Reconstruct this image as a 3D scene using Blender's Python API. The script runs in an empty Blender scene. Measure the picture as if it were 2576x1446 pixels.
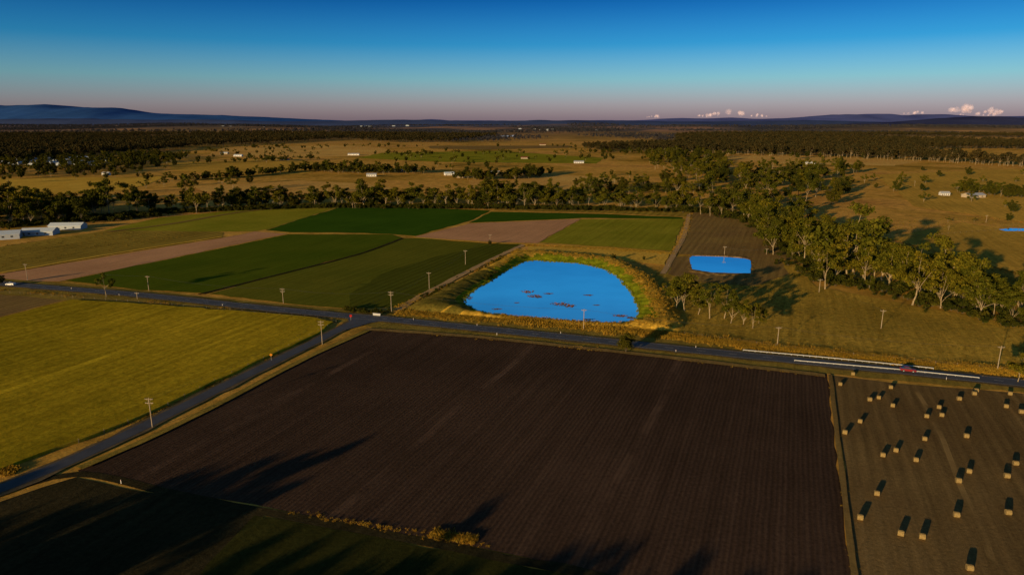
import bpy, bmesh, math, random
import numpy as np
from mathutils import Vector, noise as mnoise
from mathutils.geometry import tessellate_polygon
random.seed(7); rng=np.random.default_rng(7)
scene=bpy.context.scene
# ------------------------------------------------------------ camera / survey
H=80.0; F=1717.0; P=math.atan(420/F); cP,sP=math.cos(P),math.sin(P)
cam_d=bpy.data.cameras.new("camera"); cam=bpy.data.objects.new("camera",cam_d)
scene.collection.objects.link(cam); scene.camera=cam
cam.location=(0,0,H); cam.rotation_euler=(math.pi/2-P,0,0)
cam_d.lens=24; cam_d.sensor_width=36; cam_d.clip_start=1; cam_d.clip_end=200000
def ray(u,v):
    a=(u-1288)/F; b=(v-723)/F
    return a, cP-b*sP, -sP-b*cP
def S(u,v):
    "survey point of the photograph -> metres on the level ground"
    x,y,z=ray(u,v); t=H/-z
    return x*t,y*t
def MPP(u,v): return (H/-ray(u,v)[2])/F
def proj(x,y,z=0):
    d=y*cP-(z-H)*sP
    if d<1: return (-9999,9999)
    up=y*sP+(z-H)*cP
    return 1288+F*x/d, 723-F*up/d
AZ=math.radians(22)          # azimuth of the farm grid
ca,sa=math.cos(AZ),math.sin(AZ)
SUN_AZ=math.radians(38); SUN_EL=math.radians(8.0)
LD=Vector((math.sin(SUN_AZ)*math.cos(SUN_EL),math.cos(SUN_AZ)*math.cos(SUN_EL),-math.sin(SUN_EL)))

# ------------------------------------------------------------ materials
class N:
    def __init__(s,name):
        s.m=bpy.data.materials.new(name); s.m.use_nodes=True; s.t=s.m.node_tree
        s.b=s.t.nodes["Principled BSDF"]; s.b.inputs['Roughness'].default_value=1.0
        s.b.inputs['Specular IOR Level'].default_value=0.0
    def n(s,typ,**k):
        nd=s.t.nodes.new(typ)
        for a,b in k.items(): setattr(nd,a,b)
        return nd
    def l(s,a,b): s.t.links.new(a,b)
    def pos(s):
        return s.n('ShaderNodeNewGeometry').outputs['Position']
    def noise(s,vec,scale,detail=5,rough=.55):
        nd=s.n('ShaderNodeTexNoise'); s.l(vec,nd.inputs['Vector'])
        nd.inputs['Scale'].default_value=scale; nd.inputs['Detail'].default_value=detail; nd.inputs['Roughness'].default_value=rough
        return nd.outputs['Fac']
    def ramp(s,fac,stops):
        r=s.n('ShaderNodeValToRGB'); s.l(fac,r.inputs['Fac'])
        e=r.color_ramp.elements
        while len(e)<len(stops): e.new(.5)
        for i,(p,c) in enumerate(stops):
            e[i].position=p; e[i].color=(c[0],c[1],c[2],1) if not isinstance(c,(int,float)) else (c,c,c,1)
        return r.outputs['Color']
    def math(s,op,a,b=None,c=None):
        nd=s.n('ShaderNodeMath',operation=op)
        for i,v in enumerate((a,b,c)):
            if v is None: continue
            if isinstance(v,(int,float)): nd.inputs[i].default_value=v
            else: s.l(v,nd.inputs[i])
        return nd.outputs[0]
    def mix(s,fac,a,b,bt='MIX'):
        nd=s.n('ShaderNodeMix',data_type='RGBA',blend_type=bt)
        for i,v in ((0,fac),(6,a),(7,b)):
            if isinstance(v,(int,float)): nd.inputs[i].default_value=v
            elif isinstance(v,tuple): nd.inputs[i].default_value=(v[0],v[1],v[2],1)
            else: s.l(v,nd.inputs[i])
        return nd.outputs[2]
    def rng(s,v,a,b,c,d):
        nd=s.n('ShaderNodeMapRange'); s.l(v,nd.inputs[0])
        for i,x in enumerate((a,b,c,d)): nd.inputs[i+1].default_value=x
        return nd.outputs[0]
    def dot(s,v,w):
        nd=s.n('ShaderNodeVectorMath',operation='DOT_PRODUCT'); s.l(v,nd.inputs[0]); nd.inputs[1].default_value=w
        return nd.outputs['Value']
    def comb(s,a,b,c=0.0):
        nd=s.n('ShaderNodeCombineXYZ')
        for i,v in enumerate((a,b,c)):
            if isinstance(v,(int,float)): nd.inputs[i].default_value=v
            else: s.l(v,nd.inputs[i])
        return nd.outputs[0]
    def bump(s,h,dist,strength=1.0):
        nd=s.n('ShaderNodeBump'); s.l(h,nd.inputs['Height']); nd.inputs['Distance'].default_value=dist
        nd.inputs['Strength'].default_value=strength; s.l(nd.outputs[0],s.b.inputs['Normal'])
    def out(s,c): s.l(c,s.b.inputs['Base Color']); return s.m

def field_mat(name,c1,c2,patch=.015,fine=.7,fine_amp=.35,row=0,row_amp=0,streak=.35,bumpd=.12,perp=False,tram=0):
    k=N(name); p=k.pos(); c1=tuple(min(.85,x*1.16) for x in c1); c2=tuple(min(.85,x*1.16) for x in c2)
    ac=k.dot(p,(ca,-sa,0)); al=k.dot(p,(sa,ca,0))
    if perp: ac,al=al,ac
    n1=k.noise(p,patch,7,.65)
    col=k.ramp(n1,[(.34,c1),(.66,c2)])
    n2=k.noise(p,fine,6,.8)
    col=k.mix(1.0,col,k.ramp(n2,[(.25,1-fine_amp),(.75,1+fine_amp)]),'MULTIPLY')
    h=n2
    st=k.noise(k.comb(k.math('MULTIPLY',ac,.45),k.math('MULTIPLY',al,.012)),1.0,6,.75)
    col=k.mix(1.0,col,k.ramp(st,[(.3,1-streak),(.7,1+streak)]),'MULTIPLY')
    if row:
        wob=k.math('MULTIPLY',k.noise(p,.05,2),1.0)
        ph=k.math('MULTIPLY',k.math('ADD',ac,wob),2*math.pi/row)
        s=k.math('SINE',ph)
        ra_=k.math('MULTIPLY',k.rng(k.noise(p,.03,4),.35,.65,.2,1.5),row_amp)
        f=k.math('MULTIPLY_ADD',s,ra_,1.0)
        col=k.mix(1.0,col,f,'MULTIPLY')
        h=k.math('ADD',n2,k.math('MULTIPLY',s,.18))
    if tram:
        fr=k.math('FRACT',k.math('DIVIDE',k.math('ADD',ac,k.math('MULTIPLY',k.noise(p,.01,2),8)),tram))
        line=k.math('LESS_THAN',k.math('ABSOLUTE',k.math('SUBTRACT',fr,.5)),.022)
        line=k.math('MULTIPLY',line,k.rng(k.noise(p,.03,6,.7),.42,.60,0,.6))
        col=k.mix(line,col,tuple(min(1,x*1.7) for x in c2))
    k.bump(h,bumpd)
    return k.out(col)
def plain(name,c,rough=.6,spec=.3,var=.15,scale=2.0,metal=0):
    k=N(name); k.b.inputs['Roughness'].default_value=rough; k.b.inputs['Specular IOR Level'].default_value=spec
    k.b.inputs['Metallic'].default_value=metal
    tc=k.n('ShaderNodeTexCoord').outputs['Object']
    n=k.noise(tc,scale,4)
    return k.out(k.mix(1.0,c,k.ramp(n,[(.3,1-var),(.7,1+var)]),'MULTIPLY'))

def leaf_mat(name,c1,c2,c3):
    k=N(name); tc=k.n('ShaderNodeTexCoord').outputs['Object']
    n=k.noise(tc,.45,3)
    col=k.ramp(n,[(.32,c1),(.52,c2),(.72,c3)])
    oi=k.n('ShaderNodeObjectInfo').outputs['Random']
    col=k.mix(1.0,col,k.ramp(oi,[(0,(.7,.75,.7)),(.5,(1.0,1.0,.9)),(1,(1.35,1.15,.85))]),'MULTIPLY')
    k.b.inputs['Roughness'].default_value=.8
    return k.out(col)
M={}
M['leaf']=leaf_mat("eucalyptus_leaves",(.038,.043,.006),(.080,.080,.009),(.15,.125,.016))
M['leafd']=leaf_mat("scrub_leaves",(.02,.026,.006),(.045,.048,.008),(.085,.072,.014))
M['leaff']=leaf_mat("forest_leaves",(.024,.023,.012),(.042,.036,.015),(.075,.055,.022))
M['leafff']=leaf_mat("far_forest_leaves_hazed",(.030,.036,.060),(.042,.044,.065),(.070,.060,.065))  # bluish distance haze is painted into these leaf colours
M['bark']=plain("eucalyptus_bark",(.30,.23,.14),.9,.1,.45,1.2)
M['barkd']=plain("rough_bark",(.10,.08,.055),.9,.1,.3,1.2)
M['tuft']=leaf_mat("dry_grass_blades",(.24,.145,.022),(.33,.21,.03),(.42,.28,.05))
M['tusk']=leaf_mat("tussock_blades",(.13,.10,.018),(.18,.135,.024),(.25,.18,.035))
M['tuftg']=leaf_mat("green_grass_blades",(.11,.15,.008),(.18,.20,.010),(.30,.26,.02))
M['tuftr']=leaf_mat("red_pond_weed_stems",(.20,.07,.02),(.30,.12,.04),(.38,.2,.07))

# ------------------------------------------------------------ mesh builder
class MB:
    def __init__(s): s.v=[];s.f=[];s.m=[]
    def quad(s,pts,mi=0):
        b=len(s.v); s.v+= [tuple(p) for p in pts]; s.f.append(tuple(range(b,b+len(pts)))); s.m.append(mi)
    def box(s,c,d,rot=0,mi=0,taper=1.0):
        cx,cy,cz=c; dx,dy,dz=[q/2 for q in d]; b=len(s.v); cr,sr=math.cos(rot),math.sin(rot)
        for z,t in ((-dz,1),(dz,taper)):
            for x,y in ((-dx,-dy),(dx,-dy),(dx,dy),(-dx,dy)):
                x*=t;y*=t
                s.v.append((cx+x*cr-y*sr,cy+x*sr+y*cr,cz+z))
        for q in ((3,2,1,0),(4,5,6,7),(0,1,5,4),(1,2,6,5),(2,3,7,6),(3,0,4,7)):
            s.f.append(tuple(b+i for i in q)); s.m.append(mi)
    def tube(s,p0,p1,r0,r1,n=6,mi=0,caps=False):
        p0=Vector(p0);p1=Vector(p1);d=(p1-p0)
        if d.length<1e-6: return
        d.normalize(); a=d.orthogonal().normalized(); c=d.cross(a); b=len(s.v)
        for p,r in ((p0,r0),(p1,r1)):
            for i in range(n):
                t=2*math.pi*i/n; q=p+a*(math.cos(t)*r)+c*(math.sin(t)*r); s.v.append(tuple(q))
        for i in range(n):
            j=(i+1)%n; s.f.append((b+i,b+j,b+n+j,b+n+i)); s.m.append(mi)
        if caps:
            s.f.append(tuple(b+i for i in reversed(range(n)))); s.m.append(mi)
            s.f.append(tuple(b+n+i for i in range(n))); s.m.append(mi)
    def leaves(s,c,r,n,size,R,mi=1):
        d=R.normal(size=(n,3)); d/=np.linalg.norm(d,axis=1)[:,None]
        rad=R.random(n)**.5
        cc=np.array(c)+d*rad[:,None]*np.array(r)
        nn=d*.7+R.normal(size=(n,3))*.7+np.array((0,0,.25)); nn/=np.linalg.norm(nn,axis=1)[:,None]
        a=np.cross(nn,R.normal(size=(n,3))); a/=np.linalg.norm(a,axis=1)[:,None]; bb=np.cross(nn,a)
        sz=size*(.6+.8*R.random(n))[:,None]
        b=len(s.v)
        q=np.stack([cc-a*sz*.5-bb*sz*.3,cc+a*sz*.5-bb*sz*.22,cc+a*sz*.4+bb*sz*.36,cc-a*sz*.35+bb*sz*.26],1).reshape(-1,3)
        s.v+=list(map(tuple,q)); s.f+=[(b+4*i,b+4*i+1,b+4*i+2,b+4*i+3) for i in range(n)]; s.m+=[mi]*n
    def mesh(s,name,mats):
        me=bpy.data.meshes.new(name); me.from_pydata(s.v,[],s.f)
        for m in mats: me.materials.append(m)
        me.polygons.foreach_set('material_index',np.array(s.m,dtype=np.int32)); me.update(); return me
    def obj(s,name,mats,link=True,loc=(0,0,0),rot=0,parent=None):
        o=bpy.data.objects.new(name,s.mesh(name,mats)); o.location=loc; o.rotation_euler=(0,0,rot)
        if link: scene.collection.objects.link(o)
        if parent: o.parent=parent
        return o
def empty(name,loc,rot=0):
    e=bpy.data.objects.new(name,None); e.location=loc; e.rotation_euler=(0,0,rot); scene.collection.objects.link(e); return e
def place(name,me,loc,rot=0,sc=1,tilt=(0,0)):
    o=bpy.data.objects.new(name,me); o.location=loc; o.rotation_euler=(tilt[0],tilt[1],rot)
    o.scale=(sc,sc,sc) if not isinstance(sc,tuple) else sc
    scene.collection.objects.link(o); return o

# ------------------------------------------------------------ ground
def hgt(x,y):
    s=np.clip((np.asarray(y,dtype=float)-2000)/4000,0,1); s=s*s*(3-2*s)
    return s*(16*np.sin(x/900+1)*np.sin(np.asarray(y)/1300+.5)+9*np.sin(x/430+np.asarray(y)/800)+6)
ys=np.concatenate([np.linspace(-700,2000,28),2000*np.exp(np.linspace(.03,math.log(60000/2000),130))])
xs0=np.concatenate([np.linspace(0,3000,50),3000*np.exp(np.linspace(.03,math.log(50000/3000),60))])
xs=np.concatenate([-xs0[:0:-1],xs0])
X,Y=np.meshgrid(xs,ys); Z=hgt(X,Y)
g=MB(); g.v=list(map(tuple,np.stack([X,Y,Z],-1).reshape(-1,3))); nx=len(xs)
for j in range(len(ys)-1):
    for i in range(nx-1):
        g.f.append((j*nx+i,j*nx+i+1,(j+1)*nx+i+1,(j+1)*nx+i)); g.m.append(0)
k=N("dry_grassland_far_haze"); p=k.pos()
n1=k.noise(p,.0045,8,.66); n2=k.noise(p,.10,6,.75); n3=k.noise(p,.9,5,.75)
col=k.ramp(n1,[(.34,(.30,.19,.03)),(.44,(.64,.36,.06)),(.54,(.88,.48,.10)),(.66,(.62,.31,.075))])
col=k.mix(1.0,col,k.ramp(n2,[(.30,.5),(.7,1.35)]),'MULTIPLY')
col=k.mix(1.0,col,k.ramp(n3,[(.3,.75),(.7,1.2)]),'MULTIPLY')
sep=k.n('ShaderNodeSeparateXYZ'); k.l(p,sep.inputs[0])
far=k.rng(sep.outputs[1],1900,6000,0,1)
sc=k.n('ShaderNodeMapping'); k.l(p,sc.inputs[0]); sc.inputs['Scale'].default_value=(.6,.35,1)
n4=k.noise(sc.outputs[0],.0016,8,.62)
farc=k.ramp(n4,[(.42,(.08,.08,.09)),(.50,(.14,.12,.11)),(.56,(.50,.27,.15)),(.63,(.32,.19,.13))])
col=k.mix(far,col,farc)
haze_fac=k.rng(sep.outputs[1],6000,16000,0,.9)
col=k.mix(haze_fac,col,(.18,.19,.33))  # blue-purple aerial haze painted into the ground colour with distance
k.bump(k.math('ADD',n3,k.math('MULTIPLY',n2,2)),.12)
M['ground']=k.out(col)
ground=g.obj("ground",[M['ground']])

LAYER=[0.02]
def resample(pts,step,jit,closed=True):
    out=[]; n=len(pts)
    for i in range(n if closed else n-1):
        a=pts[i]; b=pts[(i+1)%n]; L=math.hypot(b[0]-a[0],b[1]-a[1]); m=max(1,int(L/step))
        for q in range(m):
            t=q/m; j=jit if q else 0
            out.append((a[0]+(b[0]-a[0])*t+random.gauss(0,j),a[1]+(b[1]-a[1])*t+random.gauss(0,j)))
    if not closed: out.append(pts[-1])
    return out
def sheet(name,px,mat,jit=.35,step=5,z=None,raised=0):
    w=[S(u,v) for u,v in px]
    dd=max(1,sum(q[1] for q in w)/len(w)/300)
    w=resample(w,step*dd,jit*dd)
    if z is None: LAYER[0]+=.008; z=LAYER[0]
    z+=raised
    vs=[Vector((a,b,z)) for a,b in w]
    tr=tessellate_polygon([vs]); m=MB(); m.v=[tuple(q) for q in vs]
    for t in tr:
        a,b,c=[vs[i] for i in t]
        if (b-a).cross(c-a).z<0: t=(t[0],t[2],t[1])
        m.f.append(tuple(t)); m.m.append(0)
    if raised:
        n=len(vs); m.v+=[(q.x,q.y,-.1) for q in vs]
        for i in range(n): m.f.append((i,(i+1)%n,n+(i+1)%n,n+i)); m.m.append(0)
    return m.obj(name,[mat])
# colours
soil=field_mat("ploughed_soil",(.048,.030,.020),(.090,.055,.036),.010,1.1,.5,1.1,.09,.26,.16,tram=52)
soil2=field_mat("bare_soil_pink",(.48,.25,.12),(.62,.33,.16),.02,.8,.25,2.4,.06,.14,.06)
stub=field_mat("stubble",(.16,.10,.038),(.23,.15,.055),.02,1.2,.45,3.2,.07,.3,.12,tram=30)
yel=field_mat("yellow_pasture",(.25,.19,.010),(.52,.35,.018),.010,.5,.45,5.0,.03,.28,.2,tram=60)
gdark=field_mat("crop_dark_green",(.035,.085,.006),(.052,.11,.008),.02,.8,.25,3.5,.05,.16,.08)
gmid=field_mat("crop_mid_green",(.11,.12,.012),(.15,.145,.015),.02,.8,.25,4.0,.05,.2,.08)
gcrop=field_mat("crop_green",(.07,.105,.007),(.098,.125,.009),.02,.8,.25,4.0,.05,.18,.08)
godark=field_mat("crop_olive_dark",(.075,.085,.010),(.10,.105,.012),.02,.8,.25,4.0,.12,.18,.08)
glight=field_mat("pasture_green",(.22,.22,.015),(.33,.29,.025),.02,.6,.3,6,.05,.22,.12)
olive=field_mat("olive_crop_rows",(.26,.18,.028),(.38,.26,.04),.02,.8,.3,6,.16,.3,.12)
brn=field_mat("brown_fallow",(.22,.135,.05),(.29,.19,.055),.02,.8,.35,4,.07,.25,.12)
gold=field_mat("golden_dry_grass",(.62,.36,.045),(.78,.46,.07),.03,.6,.45,0,0,.25,.2)
tan=field_mat("tan_paddock",(.62,.33,.08),(.85,.46,.12),.006,.2,.4,0,0,.2,.15)
tan2=field_mat("olive_paddock",(.46,.28,.045),(.68,.40,.065),.008,.2,.4,0,0,.25,.2)
rough=field_mat("rough_pasture",(.28,.19,.03),(.54,.34,.05),.02,.45,.6,0,0,.3,.25)
vergeM=field_mat("verge_grass",(.20,.15,.028),(.34,.235,.045),.05,.9,.45,0,0,.25,.2)
dirt=field_mat("dirt_track_soil",(.40,.26,.12),(.52,.34,.16),.1,1.5,.25,0,0,.1,.05)
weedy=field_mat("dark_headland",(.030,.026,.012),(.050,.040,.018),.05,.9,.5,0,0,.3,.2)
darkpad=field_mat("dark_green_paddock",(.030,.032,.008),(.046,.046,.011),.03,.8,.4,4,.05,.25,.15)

# fields on the near side of the main road
sheet("yellow_pasture_field",[(-700,985),(0,803),(180,757),(400,770),(640,789),(790,802),(838,813),(798,843),(678,899),(538,963),(378,1041),(248,1094),(128,1136),(0,1186),(-900,1545)],yel,raised=.75)
sheet("ploughed_patch_field",[(-500,775),(-200,742),(0,741),(172,752),(0,797),(-500,930)],brn)
sheet("ploughed_field",[(950,826),(1200,846),(1560,884),(2080,941),(2098,1100),(2140,1446),(2210,2300),(1900,2000),(1560,1458),(1480,1432),(1200,1375),(900,1320),(640,1268),(350,1225),(215,1195),(195,1183),(400,1090),(560,1010),(760,905),(920,832)],soil)
sheet("stubble_field",[(2094,944),(2300,968),(2576,990),(3000,1035),(3400,1900),(2300,2300),(2155,1446),(2112,1100)],stub)
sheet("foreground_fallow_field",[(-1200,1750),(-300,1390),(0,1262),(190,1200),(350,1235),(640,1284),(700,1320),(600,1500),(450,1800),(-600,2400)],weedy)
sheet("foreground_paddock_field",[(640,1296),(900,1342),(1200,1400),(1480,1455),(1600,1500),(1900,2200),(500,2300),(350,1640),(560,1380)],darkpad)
def strip(name,px,w,mat,z=None,world=None):
    pts=world if world else [S(u,v) for u,v in px]
    r=[]
    for i in range(len(pts)-1):
        p0=pts[max(i-1,0)];p1=pts[i];p2=pts[i+1];p3=pts[min(i+2,len(pts)-1)]
        L=math.hypot(p2[0]-p1[0],p2[1]-p1[1]); m=max(2,int(L/5))
        for q in range(m):
            t=q/m
            r.append(tuple(.5*(2*p1[k]+(p2[k]-p0[k])*t+(2*p0[k]-5*p1[k]+4*p2[k]-p3[k])*t*t+(3*p1[k]-p0[k]-3*p2[k]+p3[k])*t**3) for k in (0,1)))
    r.append(pts[-1])
    if z is None: LAYER[0]+=.008; z=LAYER[0]
    m=MB(); n=len(r); L=[]
    for i,(x,y) in enumerate(r):
        a=r[max(i-1,0)];b=r[min(i+1,n-1)]; d=math.hypot(b[0]-a[0],b[1]-a[1]) or 1
        nxx,nyy=-(b[1]-a[1])/d,(b[0]-a[0])/d; L.append((x,y,nxx,nyy))
        if mat: 
            j=w*.05 if 'road' not in name or 'shoulder' in name else .04
            a1,a2=w/2+random.gauss(0,j),w/2+random.gauss(0,j)
            m.v+=[(x-nxx*a1,y-nyy*a1,z),(x+nxx*a2,y+nyy*a2,z)]
    if mat:
        for i in range(n-1): m.f.append((2*i,2*i+2,2*i+3,2*i+1)); m.m.append(0)
        m.obj(name,[mat])
    return L
strip("farm_track",[(-200,1290),(0,1238),(200,1192),(420,1238),(640,1282),(900,1330),(1200,1388),(1480,1443),(1700,1500)],2.6,weedy)

# fields beyond the main road
sheet("main_verge",[(-600,690),(0,700),(350,730),(640,760),(980,786),(1400,815),(1700,842),(2000,880),(2576,935),(3000,975),(3000,1040),(2576,988),(2080,940),(1560,883),(950,824),(800,804),(640,790),(180,757),(0,740),(-600,720)],vergeM)
sheet("left_row_crop_field",[(-600,745),(-300,640),(0,622),(262,581),(335,561),(560,584),(560,598),(0,684),(-300,735)],olive)
sheet("fallow_strip_field",[(-200,722),(0,690),(565,598),(640,583),(722,588),(150,708),(95,708),(0,700)],soil2)
sheet("upper_pasture_field",[(262,580),(400,548),(630,526),(855,520),(672,577),(640,582),(560,583)],glight)
sheet("dark_crop_field",[(860,520),(1060,523),(1232,530),(1190,553),(1110,576),(1045,594),(980,589),(850,585),(730,585),(668,579)],gdark)
sheet("dark_crop_field",[(1235,533),(1500,538),(1718,547),(1715,551),(1462,549),(1180,561),(1200,552)],gdark)
sheet("pale_headland_field",[(1232,529),(1450,521),(1740,533),(1722,546),(1500,536)],olive)
sheet("green_crop_field",[(165,706),(725,590),(985,590),(1012,599),(900,640),(700,690),(525,738),(350,730)],gcrop)
sheet("mid_crop_field",[(525,740),(700,692),(900,642),(1014,600),(1050,599),(1230,613),(1310,614),(1180,682),(1010,772),(880,777),(760,768)],gmid)
sheet("dark_crop_field",[(880,777),(880,740),(960,690),(1080,650),(1240,614),(1310,615),(1180,682),(1010,772)],godark)
sheet("fallow_triangle_field",[(1040,597),(1180,563),(1460,551),(1400,585),(1352,612),(1230,609)],soil2)
sheet("small_pasture_field",[(1462,552),(1722,551),(1690,632),(1560,623),(1357,611)],glight)
sheet("dry_grass_strip",[(1330,617),(1560,627),(1684,638),(1672,668),(1560,655),(1320,648)],gold)
sheet("brown_fallow_field",[(1745,534),(1875,545),(1985,598),(1998,655),(1880,645),(1708,640)],brn)
sheet("dry_paddock",[(1700,645),(2000,658),(2050,720),(2300,770),(2576,820),(2900,880),(2900,960),(2576,932),(2000,878),(1720,840),(1690,760),(1640,700)],rough)
sheet("bare_ground",[(1690,648),(1830,640),(1960,650),(1985,690),(1900,720),(1760,712),(1680,690)],brn)
# middle distance paddocks
sheet("tan_paddock",[(560,372),(900,366),(980,376),(960,392),(700,398),(520,392)],tan)
sheet("green_paddock",[(960,385),(1250,380),(1520,398),(1500,412),(1100,408),(900,398)],glight)
sheet("brown_paddock",[(1080,363),(1400,360),(1450,372),(1200,377),(1080,374)],brn)
sheet("tan_paddock",[(1180,452),(1420,440),(1580,452),(1480,480),(1180,476)],tan)
sheet("tan_paddock",[(1770,398),(1900,390),(2330,404),(2250,418),(1950,412)],tan)
sheet("golden_paddock",[(-300,470),(0,450),(420,445),(330,478),(160,488),(0,495),(-300,520)],gold)
sheet("olive_paddock",[(420,410),(700,400),(860,415),(760,440),(560,440),(430,428)],tan2)
sheet("tan_paddock",[(480,470),(760,455),(900,462),(1000,476),(840,486),(560,500)],tan)
sheet("olive_paddock",[(2200,440),(2576,425),(3000,440),(3000,600),(2576,560),(2300,520)],tan2)
sheet("dry_paddock",[(2230,600),(2420,560),(2576,585),(3000,640),(3000,740),(2576,690),(2420,650)],tan2)
sheet("brown_paddock",[(620,335),(900,331),(1000,334),(800,338)],tan)
sheet("brown_paddock",[(1030,322),(1180,318),(1215,322),(1100,326)],tan)
sheet("brown_paddock",[(1610,352),(1700,347),(1860,350),(1800,356),(1650,358)],tan)
# tracks
strip("embankment_track",[(1000,781),(1060,745),(1150,698),(1240,652),(1318,616)],3.6,dirt)
strip("farm_track",[(1668,690),(1690,650),(1722,590),(1733,540)],3.2,dirt)
strip("farm_track",[(270,584),(430,564),(640,530),(860,517)],4,brn)
strip("farm_track",[(0,688),(280,640),(560,596)],3,gold)
strip("farm_track",[(1040,598),(1230,611),(1330,615),(1560,626),(1690,636)],3,gold)
strip("farm_track",[(500,742),(700,692),(900,641),(1014,600)],2.0,weedy)
strip("field_edge",[(920,829),(1200,849),(1560,887),(2075,946)],3.0,brn)
strip("field_edge",[(2088,944),(2106,1100),(2148,1446),(2180,1700)],1.2,brn)
strip("field_edge",[(925,832),(765,905),(565,1010),(405,1090),(200,1180)],2.4,vergeM)
# ------------------------------------------------------------ roads
k=N("asphalt"); p=k.pos(); k.b.inputs['Roughness'].default_value=.75; k.b.inputs['Specular IOR Level'].default_value=.4
c=k.ramp(k.noise(p,.15,6,.7),[(.3,(.055,.056,.065)),(.7,(.09,.092,.105))])
asph=k.out(k.mix(1.0,c,k.ramp(k.noise(p,6,3),[(.3,.85),(.7,1.15)]),'MULTIPLY'))
gravel=field_mat("gravel_shoulder",(.10,.08,.045),(.17,.125,.07),.2,2,.4,0,0,.1,.05)
wl=plain("road_paint",(.6,.6,.58),.6,.2,.3,1)
main=[(-500,678),(-150,702),(30,717),(350,743),(640,774),(850,794),(960,803),(1150,822),(1400,847),(1600,868),(1870,895),(2100,918),(2350,943),(2500,958),(2650,974),(3000,1010)]
side=[(925,803),(893,811),(850,832),(770,872),(680,916),(560,975),(430,1040),(300,1104),(150,1172),(0,1232),(-300,1350)]
strip("road_shoulder",side,6.4,gravel,.30); strip("road_shoulder",main,9.0,gravel,.31)
strip("side_road",side,4.2,asph,.34); Lm=strip("main_road",main,6.4,asph,.35)
sheet("road_junction",[(985,806),(930,814),(905,822),(868,832),(856,826),(880,812),(872,797),(900,796)],asph,.1,3,z=.345)
mk=MB()
for i in range(0,len(Lm)-1):
    x,y,a,b=Lm[i]; x2,y2,a2,b2=Lm[i+1]
    for off in (-2.9,2.9):
        mk.quad([(x+a*(off-.06),y+b*(off-.06),.36),(x2+a2*(off-.06),y2+b2*(off-.06),.36),(x2+a2*(off+.06),y2+b2*(off+.06),.36),(x+a*(off+.06),y+b*(off+.06),.36)])
    if i%2==0:
        xm,ym=x+(x2-x)*.55,y+(y2-y)*.55; o=.07
        mk.quad([(x-a*o,y-b*o,.36),(xm-a*o,ym-b*o,.36),(xm+a*o,ym+b*o,.36),(x+a*o,y+b*o,.36)])
mk.obj("road_markings",[wl])

# ------------------------------------------------------------ dam (pond) with embankment
def ray_poly(c,th,poly):
    dx,dy=math.cos(th),math.sin(th); best=0
    for i in range(len(poly)):
        ax,ay=poly[i][0]-c[0],poly[i][1]-c[1]; bx,by=poly[(i+1)%len(poly)][0]-c[0],poly[(i+1)%len(poly)][1]-c[1]
        ex,ey=bx-ax,by-ay; den=dx*ey-dy*ex
        if abs(den)<1e-9: continue
        t=(ax*ey-ay*ex)/den; s_=(ax*dy-ay*dx)/den
        if t>0 and -1e-6<=s_<=1+1e-6: best=max(best,t)
    return best
def wmat():
    k=N("pond_water"); k.b.inputs['Metallic'].default_value=1.0; k.b.inputs['Roughness'].default_value=.05
    p=k.pos(); k.bump(k.noise(p,.8,3),.015,.3)
    return k.out(k.ramp(k.noise(p,.03,4),[(.3,(.44,.66,.76)),(.7,(.62,.84,.92))]))
water=wmat()
bankg=field_mat("green_bank_grass",(.10,.14,.008),(.30,.30,.014),.12,.9,.5,0,0,.3,.2)
bankd=field_mat("golden_bank_grass",(.36,.22,.025),(.62,.37,.05),.1,.9,.55,0,0,.35,.25)
bankb=field_mat("scrubby_bank_grass",(.10,.09,.015),(.24,.17,.03),.1,.9,.5,0,0,.3,.4)
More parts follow.
